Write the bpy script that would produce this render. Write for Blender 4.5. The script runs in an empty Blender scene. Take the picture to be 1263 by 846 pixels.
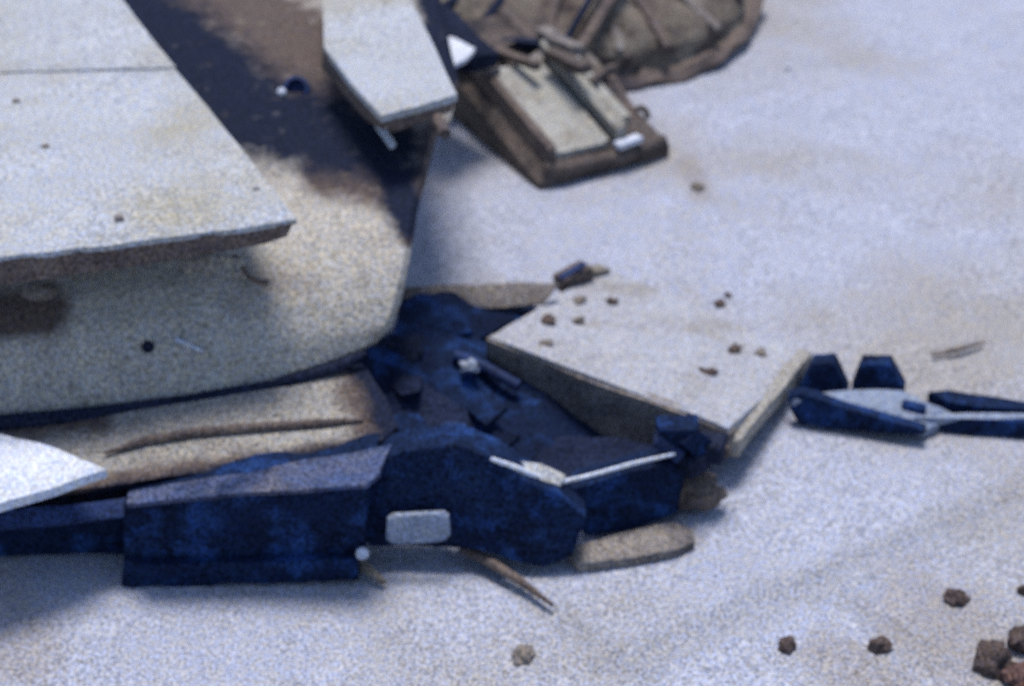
import bpy, bmesh, math, random
from mathutils import Vector, noise
from mathutils.geometry import delaunay_2d_cdt, intersect_point_tri_2d
random.seed(7)
SC = bpy.context.scene
COL = SC.collection
R = math.radians

# ------------------------------------------------------------------ camera, sky, sun, exposure
DIST, PITCH, LENS = 8.0, R(32), 70.0
CAM = Vector((0.0, -DIST * math.cos(PITCH), DIST * math.sin(PITCH)))
cd = bpy.data.cameras.new('camera'); co = bpy.data.objects.new('camera', cd); COL.objects.link(co)
co.location = CAM; co.rotation_euler = (math.pi / 2 - PITCH, 0, 0)
cd.lens = LENS; cd.sensor_width = 36; cd.clip_end = 2000
cd.dof.use_dof = True; cd.dof.focus_distance = 4.6; cd.dof.aperture_fstop = 2.1   # the picture is softly out of focus all over
SC.camera = co

SUN_EL, SUN_DIR = R(74), Vector((-0.10, 0.99, 0)).normalized()       # high veiled sun behind the wreck: soft light, hardly any cast shadows
w = bpy.data.worlds.new('World'); SC.world = w; w.use_nodes = True
nt = w.node_tree; bg = nt.nodes['Background']
sky = nt.nodes.new('ShaderNodeTexSky'); sky.sky_type = 'NISHITA'; sky.sun_disc = False
sky.sun_elevation = SUN_EL; sky.sun_rotation = math.atan2(SUN_DIR.x, SUN_DIR.y)
nt.links.new(sky.outputs[0], bg.inputs[0]); bg.inputs[1].default_value = 0.09
sd = bpy.data.lights.new('sun', 'SUN'); so = bpy.data.objects.new('sun', sd); COL.objects.link(so)
sd.energy = 2.0; sd.angle = R(20); sd.color = (1.0, 0.96, 0.9)
sv = SUN_DIR * math.cos(SUN_EL) + Vector((0, 0, math.sin(SUN_EL)))
so.rotation_euler = sv.to_track_quat('Z', 'Y').to_euler(); so.location = sv * 20
SC.view_settings.view_transform = 'Standard'; SC.view_settings.look = 'None'
SC.view_settings.exposure = 0.84; SC.view_settings.gamma = 1.0
SC.cycles.use_denoising = False

# ------------------------------------------------------------------ measuring helpers (photo 1263 x 846)
FPX = 1263 * LENS / 36
FW = Vector((0, math.cos(PITCH), -math.sin(PITCH))); UP = Vector((0, math.sin(PITCH), math.cos(PITCH)))
def ray(px, py):
    return (FW + Vector((1, 0, 0)) * ((px - 631.5) / FPX) + UP * ((423 - py) / FPX)).normalized()
def P(px, py, z=0.0):
    d = ray(px, py); return CAM + d * ((z - CAM.z) / d.z)
def V(px, py, y):
    d = ray(px, py); return CAM + d * ((y - CAM.y) / d.y)
def onplane(p0, n):
    p0 = Vector(p0); n = Vector(n).normalized()
    def f(px, py):
        d = ray(px, py); return CAM + d * ((p0 - CAM).dot(n) / d.dot(n))
    return f
def flat(z): return lambda px, py: P(px, py, z)
def three(a, b, c): return onplane(a, (b - a).cross(c - a))

# ------------------------------------------------------------------ materials
def mat(name, col, col2=None, stain=None, stain_amt=0.5, stain_scale=1.2, grain=0.25, rough=0.8, metal=0.0,
        gscale=105.0, tint=0.42, bump=0.4, spec=0.3, stains=()):
    m = bpy.data.materials.new(name); m.use_nodes = True
    t = m.node_tree; N = t.nodes; L = t.links; b = N['Principled BSDF']
    tc = N.new('ShaderNodeTexCoord')
    def nz(scale, detail=3, rgh=0.55, off=0.0):
        n = N.new('ShaderNodeTexNoise'); n.inputs['Scale'].default_value = scale
        n.inputs['Detail'].default_value = detail; n.inputs['Roughness'].default_value = rgh
        mp = N.new('ShaderNodeMapping'); mp.inputs['Location'].default_value = (off, off * 1.7, off * .6)
        L.new(tc.outputs['Object'], mp.inputs['Vector']); L.new(mp.outputs[0], n.inputs['Vector']); return n
    def mix(kind, fac, a, bb):
        x = N.new('ShaderNodeMix'); x.data_type = 'RGBA'; x.blend_type = kind
        if isinstance(fac, float): x.inputs[0].default_value = fac
        else: L.new(fac, x.inputs[0])
        for i, s in ((6, a), (7, bb)):
            if isinstance(s, tuple): x.inputs[i].default_value = s + (1,) if len(s) == 3 else s
            else: L.new(s, x.inputs[i])
        return x.outputs[2]
    def ramp(src, lo, hi, c0=(0, 0, 0), c1=(1, 1, 1)):
        r = N.new('ShaderNodeValToRGB'); r.color_ramp.elements[0].position = lo; r.color_ramp.elements[1].position = hi
        r.color_ramp.elements[0].color = c0 + (1,); r.color_ramp.elements[1].color = c1 + (1,)
        L.new(src, r.inputs[0]); return r.outputs[0]
    c2 = col2 or tuple(v * 0.8 for v in col)
    c = mix('MIX', ramp(nz(4.5, 5, .6).outputs[0], .35, .68), col, c2)
    if stain: c = mix('MIX', ramp(nz(stain_scale, 4, .6, 3.1).outputs[0], .62 - .25 * stain_amt, .78 - .2 * stain_amt), c, stain)
    if stains:                                               # soot and rust marks in the paint, some of them painted shade
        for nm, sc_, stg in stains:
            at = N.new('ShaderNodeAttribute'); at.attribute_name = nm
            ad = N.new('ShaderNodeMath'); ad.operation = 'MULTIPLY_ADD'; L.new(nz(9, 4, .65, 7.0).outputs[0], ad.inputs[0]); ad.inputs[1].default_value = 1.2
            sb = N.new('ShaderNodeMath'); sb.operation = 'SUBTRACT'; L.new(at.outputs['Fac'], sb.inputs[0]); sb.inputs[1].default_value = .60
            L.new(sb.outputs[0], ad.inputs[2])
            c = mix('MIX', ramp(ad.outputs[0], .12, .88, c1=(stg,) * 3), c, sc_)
    # sandy grain: brightness and slight hue specks
    g = nz(gscale, 2, .7, 1.3)
    c = mix('MULTIPLY', 1.0, c, ramp(g.outputs[0], .36, .64, (1 - 1.6 * grain,) * 3, (1 + 1.6 * grain,) * 3))
    if tint:
        h = nz(gscale * .55, 1, .5, 9.0)
        c = mix('MULTIPLY', tint, c, ramp(h.outputs[0], .38, .62, (.80, .92, 1.22), (1.18, 1.06, .80)))
    L.new(c, b.inputs['Base Color'])
    b.inputs['Roughness'].default_value = rough; b.inputs['Metallic'].default_value = metal
    b.inputs['Specular IOR Level'].default_value = spec
    bp = N.new('ShaderNodeBump'); bp.inputs['Strength'].default_value = bump; bp.inputs['Distance'].default_value = .012
    L.new(nz(gscale * .5, 3, .6, 5.0).outputs[0], bp.inputs['Height']); L.new(bp.outputs[0], b.inputs['Normal'])
    return m
M = {}
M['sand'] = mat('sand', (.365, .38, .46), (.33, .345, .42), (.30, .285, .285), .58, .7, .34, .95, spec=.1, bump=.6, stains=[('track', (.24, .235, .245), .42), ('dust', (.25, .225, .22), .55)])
M['pale'] = mat('pale_paint', (.385, .40, .44), (.345, .355, .385), (.32, .305, .27), .6, 2.0, .32, .8, spec=.2)
M['faded'] = mat('faded_tan_paint', (.37, .365, .34), (.30, .285, .26), (.19, .165, .145), .40, 4, .35, .85, spec=.1)
M['umber'] = mat('dull_umber_paint', (.235, .21, .195), (.165, .145, .14), (.09, .082, .09), .4, 4, .45, .85, spec=.1)
M['beige'] = mat('beige_grey_slab', (.35, .355, .395), (.315, .315, .35), (.265, .25, .245), .4, 3, .34, .9, spec=.1)
M['rusty'] = mat('rust_streaked_olive', (.20, .17, .14), (.10, .08, .07), (.055, .042, .042), .6, 5, .42, .85, spec=.1)
M['scorch'] = mat('scorched_brown_metal', (.14, .112, .10), (.075, .062, .06), (.03, .028, .035), .5, 4, .45, .85, spec=.1)
M['ledge'] = mat('sooty_blue_tan', (.05, .08, .19), (.11, .105, .12), (.018, .028, .07), .4, 6, .5, .85, spec=.05)
M['white'] = mat('white_paint', (.60, .63, .72), (.5, .53, .62), None, 0, 1, .25, .7)
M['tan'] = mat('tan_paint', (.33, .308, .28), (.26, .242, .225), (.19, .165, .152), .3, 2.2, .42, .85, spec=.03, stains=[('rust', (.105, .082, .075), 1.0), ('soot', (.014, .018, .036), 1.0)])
M['shell'] = mat('scorched_tan_paint', (.41, .385, .35), (.345, .32, .295), (.25, .215, .195), .3, 1.6, .36, .85, spec=.03, stains=[('rust', (.105, .082, .075), 1.0), ('soot', (.014, .018, .036), 1.0)])  # on the shell, rust and soot strokes also carry painted shade
M['brown'] = mat('rusty_brown_metal', (.15, .115, .10), (.09, .07, .068), (.06, .05, .06), .4, 3, .45, .8, spec=.2)
M['olive'] = mat('dusty_olive_paint', (.23, .205, .175), (.15, .13, .115), (.085, .065, .06), .55, 4, .42, .8, spec=.2)
M['black'] = mat('charred_black_metal', (.008, .018, .055), (.005, .009, .026), (.016, .046, .16), .45, 7, .5, .8, spec=.06)
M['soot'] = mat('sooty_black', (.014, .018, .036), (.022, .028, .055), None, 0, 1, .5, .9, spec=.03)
M['dusk'] = mat('purple_grey_metal', (.018, .026, .060), (.010, .014, .034), None, 0, 1, .5, .85, spec=.05)
M['bluegrey'] = mat('blue_grey_metal', (.022, .044, .14), (.010, .018, .055), None, 0, 1, .45, .7, spec=.2)
M['plate'] = mat('pale_blue_metal', (.23, .265, .35), (.17, .205, .29), None, 0, 1, .3, .7, spec=.2)
M['rock'] = mat('brown_stone', (.10, .075, .07), (.06, .045, .045), None, 0, 1, .4, .95, spec=.1)
M['rock_red'] = mat('reddish_stone', (.13, .072, .06), (.06, .04, .042), None, 0, 1, .4, .95, spec=.1)
M['rock_tan'] = mat('tan_stone', (.20, .175, .16), (.14, .12, .115), None, 0, 1, .4, .95, spec=.1)
M['rock_pale'] = mat('pale_stone', (.6, .63, .7), None, None, 0, 1, .2, .9)

# ------------------------------------------------------------------ object helpers
def tag(o, label, cat, group=None):
    o['label'] = label; o['category'] = cat
    if group: o['group'] = group
    return o
def thing(name, label, cat, loc, group=None):
    o = bpy.data.objects.new(name, None); COL.objects.link(o); o.location = loc
    o.empty_display_size = .1
    return tag(o, label, cat, group)
def obj(name, bm, m, parent=None, smooth=35, base=None):
    me = bpy.data.meshes.new(name)
    bmesh.ops.recalc_face_normals(bm, faces=bm.faces[:])
    o = bpy.data.objects.new(name, me); COL.objects.link(o)
    root = Vector((0, 0, 0)); q = parent
    while q: root += Vector(q.location); q = q.parent
    if parent is None:
        vs = [v.co for v in bm.verts]
        base = Vector((sum(v.x for v in vs) / len(vs), sum(v.y for v in vs) / len(vs), min(v.z for v in vs)))
        o.location = base; root = base
    bm.transform(__import__('mathutils').Matrix.Translation(-root))
    for f in bm.faces: f.smooth = True
    bm.to_mesh(me); bm.free()
    me.set_sharp_from_angle(angle=R(smooth))
    me.materials.append(M[m]); o.parent = parent
    return o
def wob(v, amp, sc=2.3, seed=0.0):
    q = v * sc + Vector((seed, seed * 1.3, -seed))
    return noise.noise_vector(q) * amp
def resample(o, step):
    out = []
    for i, a in enumerate(o):
        b = o[(i + 1) % len(o)]; n = max(1, int(math.hypot(b[0] - a[0], b[1] - a[1]) / step))
        out += [(a[0] + (b[0] - a[0]) * k / n, a[1] + (b[1] - a[1]) * k / n) for k in range(n)]
    return out
def inside(p, poly):
    c = False; x, y = p
    for i in range(len(poly)):
        x1, y1 = poly[i]; x2, y2 = poly[i - 1]
        if (y1 > y) != (y2 > y) and x < (x2 - x1) * (y - y1) / (y2 - y1) + x1: c = not c
    return c
def sheet(name, outline, surf, thick, m, parent=None, step=22, amp=.006, sc=2.3, bevel=.006, seed=0.0, smooth=35, ragged=0.0):
    """a plate with real thickness (vector) whose face lies on the surface surf and has the given outline"""
    rim = resample(outline, step)
    if ragged: rim = [(x + random.uniform(-ragged, ragged), y + random.uniform(-ragged, ragged)) for x, y in rim]
    xs = [p[0] for p in rim]; ys = [p[1] for p in rim]
    pts = [Vector(p) for p in rim]; n = len(pts)
    y = min(ys) + step * .5; k = 0
    while y < max(ys):
        x = min(xs) + step * (.5 if k % 2 else 0)
        while x < max(xs):
            if inside((x, y), rim) and min((x - a) ** 2 + (y - b) ** 2 for a, b in rim) > (step * .55) ** 2: pts.append(Vector((x, y)))
            x += step
        y += step * .85; k += 1
    vs, es, fs, *_ = delaunay_2d_cdt(pts, [(i, (i + 1) % n) for i in range(n)], [], 1, 1e-4)
    thick = Vector(thick)
    top = []
    for q in vs:
        p = surf(q.x, q.y); top.append(p + wob(p, amp, sc, seed))
    bm = bmesh.new()
    A = [bm.verts.new(p) for p in top]; B = [bm.verts.new(p + thick) for p in top]
    cnt = {}
    for f in fs:
        bm.faces.new([A[i] for i in f]); bm.faces.new([B[i] for i in reversed(f)])
        for i in range(len(f)):
            e = (f[i], f[(i + 1) % len(f)]); cnt[e] = 1
    rims = []
    for (i, j) in cnt:
        if (j, i) not in cnt:
            try: bm.faces.new([A[j], A[i], B[i], B[j]])
            except ValueError: continue
            rims.append((A[i], A[j]))
    if bevel:
        ed = [e for e in (bm.edges.get(r) for r in rims) if e]
        bmesh.ops.bevel(bm, geom=ed, offset=bevel, segments=2, affect='EDGES', profile=.5, clamp_overlap=True)
    return obj(name, bm, m, parent, smooth)
def box_bm(bm, c, sx, sy, sz, ux=Vector((1, 0, 0)), uy=Vector((0, 1, 0)), uz=Vector((0, 0, 1)), bevel=.006, taper=1.0):
    c = Vector(c); vs = []
    for k in (-1, 1):
        s = 1 if k < 0 else taper
        for (i, j) in ((-1, -1), (1, -1), (1, 1), (-1, 1)):
            vs.append(bm.verts.new(c + ux * (i * sx / 2 * s) + uy * (j * sy / 2 * s) + uz * (k * sz / 2)))
    fs = [bm.faces.new([vs[i] for i in f]) for f in ((3, 2, 1, 0), (4, 5, 6, 7), (0, 1, 5, 4), (1, 2, 6, 5), (2, 3, 7, 6), (3, 0, 4, 7))]
    if bevel: bmesh.ops.bevel(bm, geom=list({e for f in fs for e in f.edges}), offset=bevel, segments=2, affect='EDGES', profile=.5)
def bar(name, a, b, wdt, hgt, m, parent=None, bevel=.006, amp=.0, up=(0, 0, 1), segs=1):
    """a rectangular bar from a to b"""
    a = Vector(a); b = Vector(b); d = (b - a); ln = d.length; d.normalize()
    s = d.cross(Vector(up)).normalized(); u = s.cross(d)
    bm = bmesh.new(); box_bm(bm, (a + b) / 2, ln, wdt, hgt, d, s, u, bevel)
    if amp:
        bmesh.ops.subdivide_edges(bm, edges=[e for e in bm.edges if e.calc_length() > .08], cuts=4, use_grid_fill=True)
        for v in bm.verts: v.co += wob(v.co, amp, 5)
    return obj(name, bm, m, parent)
def tube(name, pts, r, m, parent=None, n=10):
    bm = bmesh.new(); rings = []
    pts = [Vector(p) for p in pts]
    for i, p in enumerate(pts):
        d = (pts[min(i + 1, len(pts) - 1)] - pts[max(i - 1, 0)]).normalized()
        s = d.cross(Vector((.13, .2, 1))).normalized(); u = s.cross(d)
        rr = r[i] if isinstance(r, (list, tuple)) else r
        rings.append([bm.verts.new(p + (s * math.cos(t) + u * math.sin(t)) * rr) for t in (2 * math.pi * k / n for k in range(n))])
    for a, b in zip(rings, rings[1:]):
        for k in range(n): bm.faces.new([a[k], a[(k + 1) % n], b[(k + 1) % n], b[k]])
    bm.faces.new(rings[0]); bm.faces.new(rings[-1])
    return obj(name, bm, m, parent)
def lathe(name, prof, c, axis, m, parent=None, n=40, amp=0.0, ref=(1, 0, 0)):
    axis = Vector(axis).normalized(); s = axis.cross(Vector(ref)).normalized(); u = s.cross(axis); c = Vector(c)
    bm = bmesh.new(); rings = []
    for (r, h) in prof:
        rings.append([bm.verts.new(c + axis * h + (s * math.cos(t) + u * math.sin(t)) * max(r, .0005)) for t in (2 * math.pi * k / n for k in range(n))])
    for a, b in zip(rings, rings[1:]):
        for k in range(n): bm.faces.new([a[k], a[(k + 1) % n], b[(k + 1) % n], b[k]])
    bm.faces.new(rings[0]); bm.faces.new(rings[-1])
    if amp:
        for v in bm.verts: v.co += wob(v.co, amp, 3)
    return obj(name, bm, m, parent)
def lump(bm, c, rx, ry, rz, seed, rough=.35, sub=3, rot=0.0):
    r = bmesh.ops.create_icosphere(bm, subdivisions=sub, radius=1.0)
    cs, sn = math.cos(rot), math.sin(rot)
    for v in r['verts']:
        d = v.co.copy(); k = 1 + rough * noise.noise(d * 1.3 + Vector((seed, 0, 0))) + rough * .5 * noise.noise(d * 3 + Vector((0, seed, 0)))
        x, y, z = d.x * rx * k, d.y * ry * k, d.z * rz * k
        v.co = Vector((c[0] + x * cs - y * sn, c[1] + x * sn + y * cs, c[2] + z))

def seg_dist(x, y, a, b):
    ax, ay = a; bx, by = b; dx, dy = bx - ax, by - ay
    t = max(0, min(1, ((x - ax) * dx + (y - ay) * dy) / (dx * dx + dy * dy)))
    return math.hypot(x - ax - t * dx, y - ay - t * dy)
def to_px(p):
    d = Vector(p) - CAM; k = d.dot(FW)
    if k < .5: return -9999, -9999
    return 631.5 + FPX * d.x / k, 423 - FPX * d.dot(UP) / k
def marks(o, **kinds):
    """burn and painted shade marks on a part: each is a list of (x, y, x2, y2, radius) strokes"""
    root = o.matrix_world.translation if o.parent is None else Vector(o.parent.location)
    pp = [to_px(v.co + root) for v in o.data.vertices]
    for k, strokes in kinds.items():
        val = []
        for x, y in pp:
            if not (-300 < x < 1560 and -300 < y < 1150): val.append(0.0); continue
            val.append(max(max(0.0, min(1.0, 1.5 - 1.0 * seg_dist(x, y, q[:2], q[2:4]) / q[4])) for q in strokes))
        a = o.data.attributes.new(k, 'FLOAT', 'POINT'); a.data.foreach_set('value', val)

# ------------------------------------------------------------------ ground: one sheet reaching the horizon
def g2(px, py): p = P(px, py); return (p.x, p.y)
RUTS = [(g2(560, 672), g2(830, 860), .035, .014), (g2(740, 826), g2(1290, 600), .05, .012), (g2(1010, 715), g2(1200, 846), .04, .008)]
def gz(x, y):
    v = Vector((x, y, 0)); a = math.exp(-(x * x + y * y) / 400)
    z = (.010 * noise.noise(v * .8) + .006 * noise.noise(v * 2.2 + Vector((3, 1, 0)))) + .005 * noise.noise(v * 6)
    for (p, q, wd, dp) in RUTS:
        d = seg_dist(x, y, p, q)
        if d < wd * 2.2: z += dp * (-math.exp(-(d / wd) ** 2) + .6 * math.exp(-((d - wd * 1.35) / (wd * .5)) ** 2))
    return z * a - .012
def axis(lo, hi, step, far):
    a = []; x = lo
    while x <= hi: a.append(x); x += step
    s = step; x = a[-1]
    right = []
    while x < far: s *= 1.35; x += s; right.append(x)
    s = step; x = a[0]; left = []
    while x > -far: s *= 1.35; x -= s; left.append(x)
    return left[::-1] + a + right
XS = axis(-3.2, 3.4, .03, 600); YS = axis(-2.6, 4.2, .03, 600)
gme = bpy.data.meshes.new('ground')
nx = len(XS)
gme.from_pydata([(x, y, gz(x, y)) for y in YS for x in XS], [],
                [(j * nx + i, j * nx + i + 1, (j + 1) * nx + i + 1, (j + 1) * nx + i) for j in range(len(YS) - 1) for i in range(nx - 1)])
gme.polygons.foreach_set('use_smooth', [True] * len(gme.polygons))
ground = bpy.data.objects.new('ground', gme); COL.objects.link(ground); gme.materials.append(M['sand']); ground['kind'] = 'structure'
bpy.context.view_layer.update()
marks(ground, track=[(565, 676, 690, 762, 12), (690, 762, 800, 838, 16), (750, 822, 930, 748, 24), (930, 748, 1290, 600, 26), (1040, 735, 1160, 820, 16)],
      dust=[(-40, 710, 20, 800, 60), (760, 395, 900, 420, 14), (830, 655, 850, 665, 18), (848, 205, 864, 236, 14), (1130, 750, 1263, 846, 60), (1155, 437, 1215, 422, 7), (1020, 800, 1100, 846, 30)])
ground['label'] = 'pale bluish dusty ground with faint straight joints and stains'

# ------------------------------------------------------------------ the tan wrecked hull on the left
YB = P(300, 712).y                                           # where the front of the black box meets the sand
hull = thing('wrecked_hull', 'tan scorched vehicle hull with wide flat deck filling the left side', 'vehicle wreck', (P(250, 560).x - .2, YB + .9, 0))
YAW = math.tan(R(11))
T0 = YB + .42
PROF = [(-.10, -.30), (-.03, .30), (.0, .40), (.05, .52), (.12, .61), (.22, .68), (.38, .73), (.7, .76), (1.4, .79), (4.5, .86)]
def prof(t):
    if t <= PROF[0][0]: return -5
    for (a, za), (b, zb) in zip(PROF, PROF[1:]):
        if t <= b:
            k = (t - a) / (b - a); return za + (zb - za) * k
    return PROF[-1][1]
X0 = P(0, 515).x
def shell(px, py):
    d = ray(px, py); lo, hi = 5.0, 14.0
    n = 260; prev = lo
    for i in range(n):
        s = lo + (hi - lo) * i / n; p = CAM + d * s
        if p.z < prof(p.y - T0 - YAW * (p.x - X0)): hi = s; lo = prev; break
        prev = s
    for _ in range(30):
        m = (lo + hi) / 2; p = CAM + d * m
        if p.z < prof(p.y - T0 - YAW * (p.x - X0)): hi = m
        else: lo = m
    return CAM + d * hi
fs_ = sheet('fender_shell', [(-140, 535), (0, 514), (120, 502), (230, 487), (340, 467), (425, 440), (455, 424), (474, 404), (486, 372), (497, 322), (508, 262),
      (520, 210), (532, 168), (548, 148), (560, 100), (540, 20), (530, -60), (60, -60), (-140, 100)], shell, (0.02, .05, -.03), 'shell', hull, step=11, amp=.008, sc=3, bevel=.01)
def stud(px, py, r, m, par, surf, lift=.0, nrm=(0, -.8, .6), name='bolt'):
    c = surf(px, py); ax = Vector(nrm).normalized()
    return lathe(name, [(r, -.01), (r, r * .5), (r * .75, r * .9), (0, r)], c + ax * lift, ax, m, par, n=16)
# flat deck plates above the shell
ZD = V(0, 318, T0 - .03).z
front_edge = [P(-140, 336, ZD), P(365, 270, ZD)]
sheet('deck_plate', [(-140, 336), (0, 318), (190, 294), (365, 270), (300, 187), (208, 74), (100, 77), (-140, 82)], flat(ZD), (0, 0, -.02), 'pale', hull, step=30, amp=.010, bevel=.005, ragged=1.2)
sheet('deck_plate', [(-140, 90), (100, 85), (217, 82), (148, -4), (112, -50), (-140, -50)], lambda px, py: P(px, py, ZD + .012) + Vector((0, 0, -.004)), (0, 0, -.010), 'pale', hull, step=30, amp=.004, bevel=.003, ragged=1.2)
fl = onplane(front_edge[0], (front_edge[1] - front_edge[0]).cross(Vector((0, 0, 1))))
dn = (front_edge[1] - front_edge[0]).cross(Vector((0, 0, -1))).normalized()
sheet('deck_flange', [(-140, 341), (0, 323), (362, 275), (354, 292), (330, 300), (180, 326), (0, 352), (-140, 374)], fl, -dn * .025 if dn.y < 0 else dn * .025, 'brown', hull, step=26, amp=.006, bevel=.004)  # brown puts the shade of the deck's front edge into the colour
for x, y, r in ((147, 270, .017), (316, 234, .013), (56, 181, .015), (20, 126, .016)):
    stud(x, y, r, 'umber', hull, flat(ZD), nrm=(0, 0, 1), lift=-.004, name='rivet')
# torn bracket hanging under the deck corner
sheet('torn_bracket', [(225, 324), (262, 316), (296, 320), (306, 338), (328, 347), (300, 352), (268, 348), (232, 346)], onplane(shell(270, 335) + Vector((0, -.02, 0)), (0, -.9, .35)), (0, .02, -.005), 'tan', hull, step=9, amp=.012, sc=9, bevel=.003)
tube('bent_hook', [shell(x, y) + Vector((0, -.025, .02)) for x, y in ((292, 318), (300, 330), (308, 343), (320, 349), (334, 350))], .010, 'brown', hull)
bm = bmesh.new(); lump(bm, shell(47, 360) + Vector((0, -.01, .0)), .058, .03, .036, 4.1, .35); obj('lamp_lens', bm, 'rock_tan', hull, smooth=60)
stud(183, 428, .022, 'soot', hull, shell, name='bolt')
bar('scratch_strip', shell(217, 417) + Vector((0, -.012, .006)), shell(250, 433) + Vector((0, -.012, .006)), .012, .012, 'white', hull, bevel=.003)
# round socket with a ring and the small pins on the shell
c = shell(367, 112); ax = Vector((-.1, -.75, .65)).normalized()
lathe('socket', [(.055, -.02), (.055, .03), (.04, .035), (.038, .005), (0, .005)], c, ax, 'bluegrey', hull, n=24)
lathe('socket_pin', [(.018, -.02), (.018, .03), (.010, .036), (0, .038)], shell(349, 116), ax, 'white', hull, n=14)
tube('pin', [shell(467, 165) + Vector((0, 0, .035)), shell(484, 188) + Vector((0, 0, .03))], .016, 'white', hull)
marks(fs_, soot=[(145, -20, 215, 55, 46), (215, 55, 330, 150, 56), (530, -40, 552, 90, 24), (300, 150, 400, 150, 42), (370, 165, 480, 185, 46), (470, 180, 508, 275, 24), (330, 170, 440, 190, 30)],  # soot, widened so the dark band also paints the deck plate's shadow
      rust=[(240, -10, 400, 60, 46), (330, 60, 480, 160, 42), (180, -20, 300, 120, 34), (400, 215, 480, 225, 30), (505, 290, 535, 160, 14), (540, -40, 556, 110, 20), (-140, 400, 60, 385, 30)])  # rust; the leftmost stroke paints the brown shade under the deck
# pale hatch panel tilted beside the deck
ZH = ZD + .02
sheet('hatch_panel', [(398, -40), (482, -40), (512, 10), (538, 62), (563, 116), (515, 130), (470, 142), (432, 100), (398, 58)], flat(ZH), (0, 0, -.03), 'pale', hull, step=22, amp=.008, bevel=.006)
hf = [P(470, 142, ZH), P(563, 116, ZH)]
sheet('hatch_flange', [(470, 145), (563, 119), (556, 138), (520, 150), (484, 164), (474, 158)], onplane(hf[0], (hf[1] - hf[0]).cross(Vector((0, 0, 1)))), (0, .03, 0), 'brown', hull, step=14, amp=.004, bevel=.004)
hs = [P(398, 58, ZH), P(470, 142, ZH)]
sheet('hatch_flange', [(398, 62), (469, 146), (470, 160), (452, 150), (396, 84)], onplane(hs[0], (hs[1] - hs[0]).cross(Vector((0, 0, 1)))), (.02, .015, 0), 'brown', hull, step=14, amp=.004, bevel=.004)
tube('hinge_stub', [P(540, 146, ZH - .05), P(549, 166, ZH - .05)], .022, 'brown', hull)
# lower sloping apron and its welded rib
ap = three(V(160, 600, YB + .08), V(20, 500, T0 + .10), V(400, 436, T0 + YAW * (P(400, 450).x - X0) + .12))
ap_ = sheet('apron_panel', [(-60, 528), (200, 482), (340, 460), (425, 434), (452, 456), (476, 490), (490, 528), (470, 546), (300, 572), (160, 596), (70, 606), (-60, 634)], ap, (0, .03, -.04), 'tan', hull, step=12, amp=.012, sc=3, bevel=.006)
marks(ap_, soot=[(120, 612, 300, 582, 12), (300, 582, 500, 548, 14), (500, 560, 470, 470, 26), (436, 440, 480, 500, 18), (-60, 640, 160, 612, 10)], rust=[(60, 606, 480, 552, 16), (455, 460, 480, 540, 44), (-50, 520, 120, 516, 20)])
tube('weld_rib', [ap(x, y) + Vector((0, -.01, .012)) for x, y in ((130, 560), (180, 545), (240, 535), (320, 528), (400, 523), (448, 519))], [.006, .016, .017, .017, .015, .006], 'brown', hull, n=10)
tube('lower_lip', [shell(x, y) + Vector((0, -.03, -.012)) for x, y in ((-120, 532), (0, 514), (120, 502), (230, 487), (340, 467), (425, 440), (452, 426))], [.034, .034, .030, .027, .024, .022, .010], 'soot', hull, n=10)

# pale torn plate in the lower left
Z1 = V(60, 580, YB + .06).z + .03
sheet('pale_plate', [(-80, 522), (0, 532), (50, 545), (96, 566), (130, 578), (70, 600), (0, 622), (-80, 648)], flat(Z1), (0, 0, -.035), 'white', None, step=18, amp=.01, sc=4, bevel=.006)
tag(bpy.data.objects['pale_plate'], 'bright white torn plate corner poking in low at the left edge', 'metal plate')

# ------------------------------------------------------------------ charred black undercarriage along the bottom
uc = thing('charred_undercarriage', 'crumpled black charred undercarriage lying below the tan hull', 'vehicle wreck', (P(400, 700).x, YB + .2, 0))
ZT = V(300, 606, YB).z
# track box
fr = onplane((0, YB, 0), (0, -1, .04))
sheet('side_box', [(153, 621), (300, 608), (452, 598), (450, 655), (448, 688), (300, 691), (152, 694)], fr, (.03, .30, 0), 'black', uc, step=18, amp=.006, sc=5, bevel=.010)
sheet('shadow_step', [(150, 696), (300, 694), (440, 690), (441, 716), (300, 721), (148, 724)], onplane(P(300, 721), (0, -1, .04)), (.0, .14, 0), 'black', uc, step=14, amp=.008, sc=6, bevel=.012)  # black block standing in for the shadow at the side box's foot
sheet('top_ledge', [(158, 606), (300, 582), (440, 556), (484, 547), (468, 585), (452, 598), (300, 608), (155, 620)], three(V(153, 620, YB - .01) + Vector((0, 0, .02)), V(452, 598, YB - .01) + Vector((0, 0, .02)), V(470, 550, YB + .22)), (0, .02, -.03), 'ledge', uc, step=12, amp=.007, sc=6, bevel=.012)
sheet('rear_beam', [(-60, 640), (80, 628), (165, 622), (163, 686), (80, 684), (-60, 688)], onplane((0, YB + .10, 0), (0, -1, .15)), (0, .12, 0), 'black', uc, step=20, amp=.012, sc=4, bevel=.02)
sheet('beam_cap', [(-60, 634), (80, 622), (165, 612), (165, 634), (80, 646), (-60, 656)], onplane((0, YB + .08, .3), (0, -.7, .8)), (0, .02, -.02), 'bluegrey', uc, step=16, amp=.008, sc=5, bevel=.006)
sheet('centre_plate', [(440, 604), (462, 572), (500, 556), (565, 549), (606, 566), (650, 592), (688, 604), (722, 640), (706, 684), (672, 698), (634, 690), (590, 680), (560, 676), (456, 674), (447, 650)],
      onplane((0, YB + .02, 0), (0, -1, .35)), (0, .16, -.02), 'black', uc, step=16, amp=.014, sc=6, bevel=.010)
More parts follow.
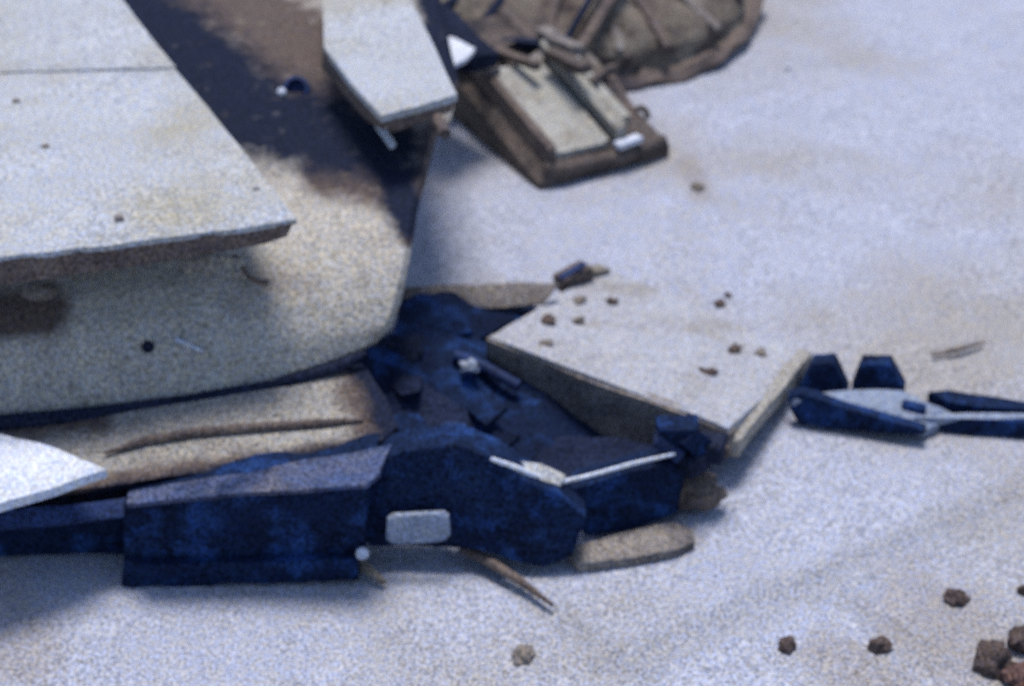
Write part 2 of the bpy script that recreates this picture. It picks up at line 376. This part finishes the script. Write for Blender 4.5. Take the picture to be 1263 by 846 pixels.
sheet('rectangular_plate', [(484, 637), (546, 633), (553, 637), (555, 662), (549, 668), (483, 672), (476, 667), (477, 642)], onplane((0, YB - .035, 0), (0, -1, .35)), (0, .02, 0), 'plate', uc, step=12, amp=.003, sc=6, bevel=.01)
RY = V(760, 650, YB + .1)
arm = onplane(P(700, 664, 0.02), (.35, -1, .15))
sheet('bumper_arm', [(690, 603), (740, 592), (835, 568), (838, 600), (832, 636), (780, 650), (722, 664), (700, 640)], arm, (.06, .16, -.02), 'black', uc, step=14, amp=.016, sc=6, bevel=.014)
topn = [arm(x, y) + Vector((0, -.005, .012)) for x, y in ((606, 568), (632, 578), (660, 590), (688, 598), (730, 588), (780, 574), (832, 562))]
tube('bright_edge', topn, [.007, .012, .014, .009, .008, .008, .006], 'white', uc)
sheet('torn_flap', [(612, 562), (668, 572), (700, 584), (690, 598), (655, 590), (625, 576)], onplane(topn[2] + Vector((0, .0, .0)), (0, -.3, 1)), (0, 0, -.012), 'pale', uc, step=10, amp=.012, sc=8, bevel=.003)
# jagged end lump and stub
lump_end = random.Random(3)
for x, y, sz, m_ in ((836, 538, 24, 'black'), (852, 552, 28, 'black'), (870, 562, 24, 'soot'), (848, 572, 24, 'soot'), (884, 566, 16, 'brown'), (826, 556, 20, 'bluegrey')):
    q = arm(x, y) + Vector((0, .05, .0)); d_ = Vector((lump_end.uniform(-1, 1), lump_end.uniform(-.6, .6), lump_end.uniform(-.4, .6))).normalized() * (sz / 307 * .9)
    bar('twisted_end', q - d_, q + d_, sz / 307 * 1.3, sz / 307 * .8, m_, uc, amp=.02)
bm = bmesh.new(); lump(bm, P(855, 604, .06), .09, .07, .05, 8.0, .6); obj('rusted_stub', bm, 'brown', uc, smooth=60)
stud(447, 682, .022, 'white', uc, onplane((0, YB - .02, 0), (0, -1, 0)), name='bolt')

# brown plank below the bumper arm, thin rod on the sand
pk = sheet('rusty_plank', [(700, 676), (760, 658), (832, 644), (856, 652), (858, 668), (836, 678), (770, 688), (712, 696)], flat(.025), (0, 0, -.035), 'umber', None, step=14, amp=.008, sc=5, bevel=.006)
tag(pk, 'short dull grey-brown plank lying on sand below the black bumper arm', 'plank')
rd = tube('thin_rod', [P(570, 676, .03), P(600, 690, .03), (P(640, 715, .02)), P(682, 746, .01)], [.018, .02, .016, .006], 'brown')
tag(rd, 'thin dark rod slanting over the sand below the pale rectangular plate', 'rod')
rd = tube('short_strap', [P(440, 690, .03), P(456, 704, .03), P(474, 718, .015)], [.02, .018, .01], 'olive')
tag(rd, 'short brown strap end at the right foot of the black box', 'strap')

# ------------------------------------------------------------------ dark crumpled sheets between hull and ramp
cs = thing('crumpled_black_sheet', 'crumpled black metal sheet lying between the hull corner and slanted slab', 'metal sheet', (P(600, 470).x, P(600, 470).y, 0))
za, zb, zc = P(500, 362, .22), P(700, 362, .05), P(600, 545, .12)
cp = three(za, zb, zc)
sheet('sheet_metal', [(484, 372), (560, 366), (650, 372), (668, 376), (612, 412), (600, 422), (640, 448), (700, 486), (752, 512), (810, 536), (826, 552), (770, 572), (700, 580), (610, 562), (530, 552), (490, 530), (468, 486), (432, 446), (462, 420), (478, 400)],
      cp, (0, 0, -.03), 'black', cs, step=13, amp=.055, sc=4.2, bevel=.004, ragged=2, smooth=25)
sheet('upper_flange', [(490, 354), (580, 350), (690, 348), (672, 372), (620, 380), (560, 380), (486, 384)], onplane(cp(580, 366) + Vector((0, .02, .05)), (0, -.55, .8)), (0, .02, -.02), 'umber', cs, step=14, amp=.012, sc=5, bevel=.004)
bm = bmesh.new(); lump(bm, cp(580, 468) + Vector((0, 0, .06)), .035, .03, .022, 3.3, .6); obj('bent_lug', bm, 'plate', cs, smooth=60)
tube('bent_pipe', [cp(x, y) + Vector((0, 0, .05)) for x, y in ((560, 452), (580, 458), (605, 470), (640, 490))], .022, 'bluegrey', cs)
sheet('lower_flange', [(680, 540), (760, 536), (852, 558), (838, 574), (740, 596), (690, 604), (650, 582)], flat(.07), (0, 0, -.02), 'dusk', cs, step=14, amp=.02, sc=6, bevel=.003)
sheet('folded_flap', [(470, 486), (520, 470), (575, 500), (600, 556), (540, 556), (492, 534)], onplane(cp(530, 520) + Vector((0, 0, .03)), (.15, -.3, .9)), (0, 0, -.012), 'dusk', cs, step=13, amp=.03, sc=6, bevel=.003, ragged=2)

rq = random.Random(5)
for x, y, sz, m_ in ((505, 430, 34, 'soot'), (548, 404, 40, 'black'), (600, 500, 44, 'black'), (560, 530, 34, 'bluegrey'), (500, 475, 30, 'dusk'), (610, 540, 36, 'black')):
    a0 = rq.uniform(0, 6.3); k_ = rq.choice((4, 5))
    po = [(x + sz * rq.uniform(.5, 1) * math.cos(a0 + 6.283 * i / k_), y + .6 * sz * rq.uniform(.5, 1) * math.sin(a0 + 6.283 * i / k_)) for i in range(k_)]
    sheet('shard', po, onplane(cp(x, y) + Vector((0, 0, .07)), (rq.uniform(-.5, .5), rq.uniform(-.8, .1), 1)), (0, 0, -.02), m_, cs, step=14, amp=.012, sc=7, bevel=.003)

# ------------------------------------------------------------------ slanted slab half buried in the sand
rl = thing('slanted_slab', 'pale slab with its shaded side coloured brown, half buried in sand right of the crumpled sheet', 'slab', (P(800, 460).x, P(800, 460).y, 0))
sl = three(P(604, 416, .24), P(745, 332, .02), P(992, 437, .035))
FR = sl(898, 528)
sheet('top_face', [(604, 416), (650, 388), (700, 358), (745, 330), (860, 378), (992, 436), (950, 480), (898, 528), (800, 490), (700, 453)], sl, (0, 0, -.04), 'beige', rl, step=22, amp=.010, sc=3, bevel=.012)
e0, e1 = sl(606, 420), sl(897, 531)
nside = (e1 - e0).cross(Vector((0, 0, 1))).normalized()
if nside.y > 0: nside = -nside
sheet('shaded_side', [(600, 420), (700, 458), (800, 496), (898, 534), (893, 562), (866, 578), (800, 566), (700, 530), (640, 492), (600, 462)], onplane(e0 - nside * .012, nside), -nside * .05, 'umber', rl, step=16, amp=.016, sc=4, bevel=.004)  # shade on this side of the pale slab is put into its colour
bar('edge_strip', P(993, 440, .05), P(902, 552, .14), .055, .07, 'tan', rl, amp=.008)

# small dark debris block at the slab's far corner
db = thing('debris_block', 'small dark brown block tilted at the far corner of the slab', 'debris', P(712, 345))
bar('block', P(688, 352, .07), P(726, 334, .09), .09, .07, 'brown', db, amp=.012)
bar('pale_rim', P(690, 343, .14), P(722, 326, .15), .03, .02, 'bluegrey', db, amp=.004)
bar('rusty_foot', P(722, 340, .05), P(744, 334, .03), .07, .05, 'olive', db, amp=.01)

# ------------------------------------------------------------------ torn-off housing with a rounded drum at the top
hs_ = thing('torn_housing', 'olive brown drum with a ridged housing block, lying upper centre behind the hull', 'vehicle part', P(700, 120))
cen = P(700, -32, .22); axd = Vector((.14, -.20, 1)).normalized()
def jag(o, amp):
    for v in o.data.vertices:
        q = v.co * 5.0; v.co += noise.noise_vector(q) * amp + noise.noise_vector(q * 2.6) * amp * .5
    return o
jag(lathe('drum', [(1.00, -.28), (1.04, .0), (1.03, .05), (.97, .08), (.955, .15), (.90, .20), (.75, .24), (.6, .27), (.42, .29), (.25, .31), (0, .315)], cen, axd, 'rusty', hs_, n=120), .035)
jag(lathe('drum_rim', [(1.0, .02), (1.06, .01), (1.065, .06), (1.02, .08), (.98, .07)], cen, axd, 'brown', hs_, n=120), .05)
for a_, r0, r1, m_ in ((-60, .45, .97, 'brown'), (-40, .5, .98, 'umber'), (-75, .40, .96, 'umber'), (-20, .5, .97, 'brown'), (-98, .5, .98, 'brown'), (-118, .5, .97, 'soot'), (-132, .5, .98, 'soot')):
    d_ = Vector((math.cos(R(a_)), math.sin(R(a_)), 0)); d_ = (d_ - axd * d_.dot(axd)).normalized()
    bar('drum_rib', cen + d_ * r0 + axd * .305, cen + d_ * r1 + axd * (.175), .05, .035, m_, hs_, up=axd, amp=.01)
def ondrum(px, py, h): return onplane(cen + axd * h, axd)(px, py)
bar('drum_strap', ondrum(772, -30, .36), ondrum(696, 92, .22), .05, .05, 'brown', hs_, up=axd, amp=.004)
bar('drum_strap', ondrum(744, -30, .36), ondrum(676, 90, .22), .03, .04, 'soot', hs_, up=axd, amp=.004)
bar('scorched_beam', P(470, -30, .60), P(600, 78, .44), .16, .08, 'soot', hs_, amp=.02)
rq = random.Random(11)
for x, y, dx, dy, m_ in ((575, 78, 60, 14, 'soot'), (610, 66, 50, -24, 'scorch'), (640, 74, 46, 20, 'scorch'), (668, 70, 40, -30, 'umber'), (700, 76, 44, 16, 'scorch'), (722, 72, 30, 34, 'olive'),
                         (742, 92, 30, -20, 'scorch'), (598, 86, 24, 12, 'umber'), (650, 56, 60, 8, 'soot'), (690, 52, 44, 22, 'umber'), (560, 66, 30, 26, 'brown')):
    z_ = rq.uniform(.24, .34)
    bar('fragment', P(x - dx / 2, y - dy / 2, z_), P(x + dx / 2, y + dy / 2, z_ + rq.uniform(-.08, .05)), rq.uniform(.04, .09), rq.uniform(.03, .06), m_, hs_, amp=.02)
sheet('bright_tab', [(522, 44), (548, 42), (572, 54), (588, 60), (574, 74), (556, 82), (546, 70), (526, 58)], flat(.52), (0, 0, -.02), 'white', hs_, step=8, amp=.012, sc=9, bevel=.003)
bar('tab_shank', P(540, 96, .40), P(560, 70, .48), .08, .05, 'brown', hs_, amp=.006)
# extruded housing block
o0 = P(552, 138, 0); LV = P(645, 237, 0) - o0; WV = P(806, 196, 0) - P(645, 237, 0)
WL = WV.length; wv = WV.normalized(); ll = LV.length; lv = LV.normalized()
lv = (lv - wv * lv.dot(wv)).normalized()
def block(name, prof_, l0, l1, m, drop=0.0, amp=.006):
    bm = bmesh.new(); rings = []; K = 10
    for k in range(K + 1):
        s = l0 + (l1 - l0) * k / K
        rings.append([bm.verts.new(o0 + wv * a + lv * s + Vector((0, 0, b * .9 + (.20 * (1 - s / ll) if b > 0 else 0)))) for a, b in prof_])
    n = len(prof_)
    for a, b in zip(rings, rings[1:]):
        for i in range(n): bm.faces.new([a[i], a[(i + 1) % n], b[(i + 1) % n], b[i]])
    bm.faces.new(rings[0]); bm.faces.new(rings[-1])
    for v in bm.verts: v.co += wob(v.co, amp, 4)
    return obj(name, bm, m, hs_, smooth=28)
block('housing_body', [(0, -.04), (WL, -.04), (WL, .06), (WL * .93, .09), (WL * .72, .07), (WL * .69, .12), (WL * .62, .13), (WL * .58, .09), (WL * .12, .10), (.0, .02)], -.25, ll, 'scorch')
block('housing_panel', [(WL * .15, .10), (WL * .56, .10), (WL * .56, .145), (WL * .50, .13), (WL * .22, .13), (WL * .15, .14)], .20, ll * .955, 'faded')
block('side_wall', [(WL * .08, .08), (WL * .14, .08), (WL * .14, .19), (WL * .09, .18)], .08, ll * .98, 'brown')
block('ridge', [(WL * .605, .12), (WL * .68, .12), (WL * .68, .22), (WL * .605, .20)], .16, ll * .97, 'faded')
block('side_rail', [(WL * .78, .08), (WL * .85, .08), (WL * .85, .13), (WL * .78, .13)], .20, ll * .80, 'faded')
fa, fb = o0 + lv * (ll - .03) + wv * (.02) + Vector((0, 0, .03)), o0 + lv * (ll - .03) + wv * (WL * .98) + Vector((0, 0, .03))
tube('end_lip', [fa + wv * (.02) + Vector((0, 0, .05)), fa + wv * .10 + lv * .025 + Vector((0, 0, .03)), (fa + fb) / 2 + lv * .035 + Vector((0, 0, .03)), fb - wv * .12 + lv * .02 + Vector((0, 0, .03)), fb + Vector((0, 0, .04))], [.03, .035, .035, .035, .03], 'scorch', hs_, n=12)
q = o0 + lv * (ll - .02) + wv * (WL * .60) + Vector((0, 0, .125))
bar('bright_clip', q - wv * .02 + lv * .03, q + wv * .12 + lv * .01, .05, .03, 'white', hs_, amp=.004)
tc = P(790, 147, .10); bm = bmesh.new()
tube('ring', [tc + Vector((math.cos(t) * .035, .02 * math.sin(t), .05 * math.sin(t))) for t in (2 * math.pi * k / 14 for k in range(14))], .016, 'brown', hs_, n=8)
bar('ring_bracket', P(752, 100, .12), P(784, 150, .10), .05, .06, 'brown', hs_, amp=.006)


# ------------------------------------------------------------------ toothed black link at the right
tl = thing('toothed_link', 'black metal piece with two upright trapezoid teeth, on sand at right', 'metal part', P(1050, 505))
yt = P(1010, 490).y
bs = three(P(985, 498, .10), P(1110, 482, .05), P(1145, 530, .03))
sheet('base_plate', [(976, 491), (1000, 486), (1060, 480), (1112, 481), (1146, 497), (1176, 509), (1156, 524), (1140, 530), (1090, 516), (1030, 501)], bs, (0, 0, -.03), 'plate', tl, step=14, amp=.006, sc=5, bevel=.008)
for pts, yy in (([(1002, 449), (1028, 448), (1038, 466), (1047, 484), (1010, 492), (978, 498), (988, 476)], yt), ([(1063, 449), (1099, 449), (1108, 466), (1116, 481), (1050, 481), (1055, 468)], P(1080, 480).y)):
    sheet('tooth', pts, onplane((0, yy, 0), (0, -1, .25)), (.015, .07, 0), 'black', tl, step=9, amp=.005, sc=8, bevel=.007)
sheet('front_flange', [(972, 490), (986, 486), (1004, 490), (1040, 503), (1090, 518), (1142, 532), (1138, 537), (1060, 532), (985, 524), (975, 506)], onplane(P(985, 524), (-.28, -1, .2)), (.01, .05, 0), 'black', tl, step=10, amp=.006, sc=6, bevel=.006)
bar('cross_rib', P(1112, 499, .05), P(1142, 506, .04), .05, .03, 'black', tl, bevel=.008)
bb = thing('flat_bar', 'long flat dark bar with pale top running off the right edge', 'metal bar', P(1200, 525))
b0, b1 = P(1122, 526, 0), P(1420, 552, 0); s_ = (b1 - b0).normalized(); nb = Vector((s_.y, -s_.x, 0))
sheet('bar_front', [(1120, 518), (1150, 516), (1263, 520), (1420, 526), (1420, 556), (1263, 541), (1180, 535), (1140, 526)], onplane(b0, nb + Vector((0, 0, .3))), (0, .05, -.01), 'black', bb, step=14, amp=.006, sc=5, bevel=.008)
sheet('bar_top', [(1126, 514), (1180, 509), (1263, 510), (1420, 514), (1420, 524), (1263, 518), (1150, 515)], onplane(b0 + Vector((0, 0, .05)), (0, -.1, 1)), (0, 0, -.03), 'plate', bb, step=14, amp=.004, sc=5, bevel=.006)
bo = sheet('dark_strip', [(1146, 483), (1172, 479), (1225, 486), (1263, 494), (1420, 516), (1420, 526), (1263, 505), (1215, 502), (1168, 495)], flat(.05), (0, 0, -.06), 'black', None, step=14, amp=.01, sc=5, bevel=.008)
tag(bo, 'narrow black strip on sand behind the long flat bar at right edge', 'metal strip')

# ------------------------------------------------------------------ stones, each one its own thing
def stone(px, py, wpx, hpx, m, label, seed, sink=.7, group=None):
    p = P(px, py); rx = wpx / 307 / 2; rz = hpx / 307 / 2
    z = gz(p.x, p.y); bm = bmesh.new()
    lump(bm, (p.x, p.y, z + rz * (1 - sink)), rx, rx * .85, rz, seed, .5, 3, seed)
    return tag(obj('stone', bm, m, None, smooth=50), label, 'stone', group)
stone(1226, 818, 42, 38, 'rock', 'largest dark brown stone, left of the reddish one in the bottom right corner', 1.2)
stone(1260, 838, 40, 30, 'rock_red', 'reddish brown stone cut by the bottom right corner', 1.9)
stone(1262, 794, 34, 36, 'rock', 'dark stone at right edge just above the reddish corner stone', 2.1)
stone(1083, 798, 23, 19, 'rock', 'brown stone third from right along the bottom edge', 3.3)
stone(971, 794, 21, 16, 'rock', 'brown stone alone right of the shallow rut near the bottom', 4.4)
stone(1178, 736, 26, 16, 'rock', 'brown stone above and left of the largest dark stone', 5.8)
stone(1265, 728, 15, 14, 'rock', 'small dark stone cut by the right edge well above the reddish corner stone', 6.6)
stone(645, 806, 25, 13, 'rock_tan', 'dull tan stone on the sand below the thin rod', 7.7)
stone(861, 231, 21, 12, 'rock_tan', 'brown stone on open sand right of the housing block', 8.1)
stone(972, 84, 9, 8, 'rock_pale', 'tiny white pebble on open sand at the top right', 9.3, .2)
stone(888, 372, 17, 9, 'rock', 'small brown stone on sand beyond the slab middle', 10.5)
stone(898, 362, 10, 8, 'rock', 'tiny dark pebble touching the small stone beyond the slab', 11.5)
tw = tube('stick', [P(1150, 438, .008), P(1180, 431, .012), P(1213, 422, .006)], [.006, .013, .006], 'rock_tan')
tag(tw, 'thin brown stick lying on sand above the long flat bar', 'stick')
stone(925, 412, 16, 9, 'rock', 'tiny dark pebble on sand beyond the right end of the slab', 14.4)
def on_slab(px, py, wpx, hpx, label, seed):
    p = sl(px, py); rx = wpx / 307 / 2; bm = bmesh.new()
    lump(bm, p + Vector((0, 0, hpx / 307 * .1)), rx, rx * .8, hpx / 307 / 2.4, seed, .8, 3, seed)
    tag(obj('pebble', bm, 'rock_tan' if seed % 2 else 'rock', None, smooth=50), label, 'pebble')
on_slab(715, 371, 18, 11, 'small dark pebble on the slab just below the debris block', 21)
on_slab(755, 373, 16, 11, 'small dark pebble on the slab right of the debris block', 22)
on_slab(714, 396, 16, 10, 'dark pebble on the slab, middle one of the left cluster', 23)
on_slab(676, 396, 20, 11, 'dark pebble on the slab near its left edge', 24)
on_slab(673, 424, 14, 9, 'dark pebble lowest on the slab near the crumpled sheet', 25)
on_slab(906, 432, 17, 11, 'dark pebble on the slab, left one of the pair near its right end', 26)
on_slab(938, 436, 15, 10, 'dark pebble on the slab closest to the toothed link', 27)
on_slab(874, 460, 17, 11, 'dark pebble on the slab above its front corner', 28)
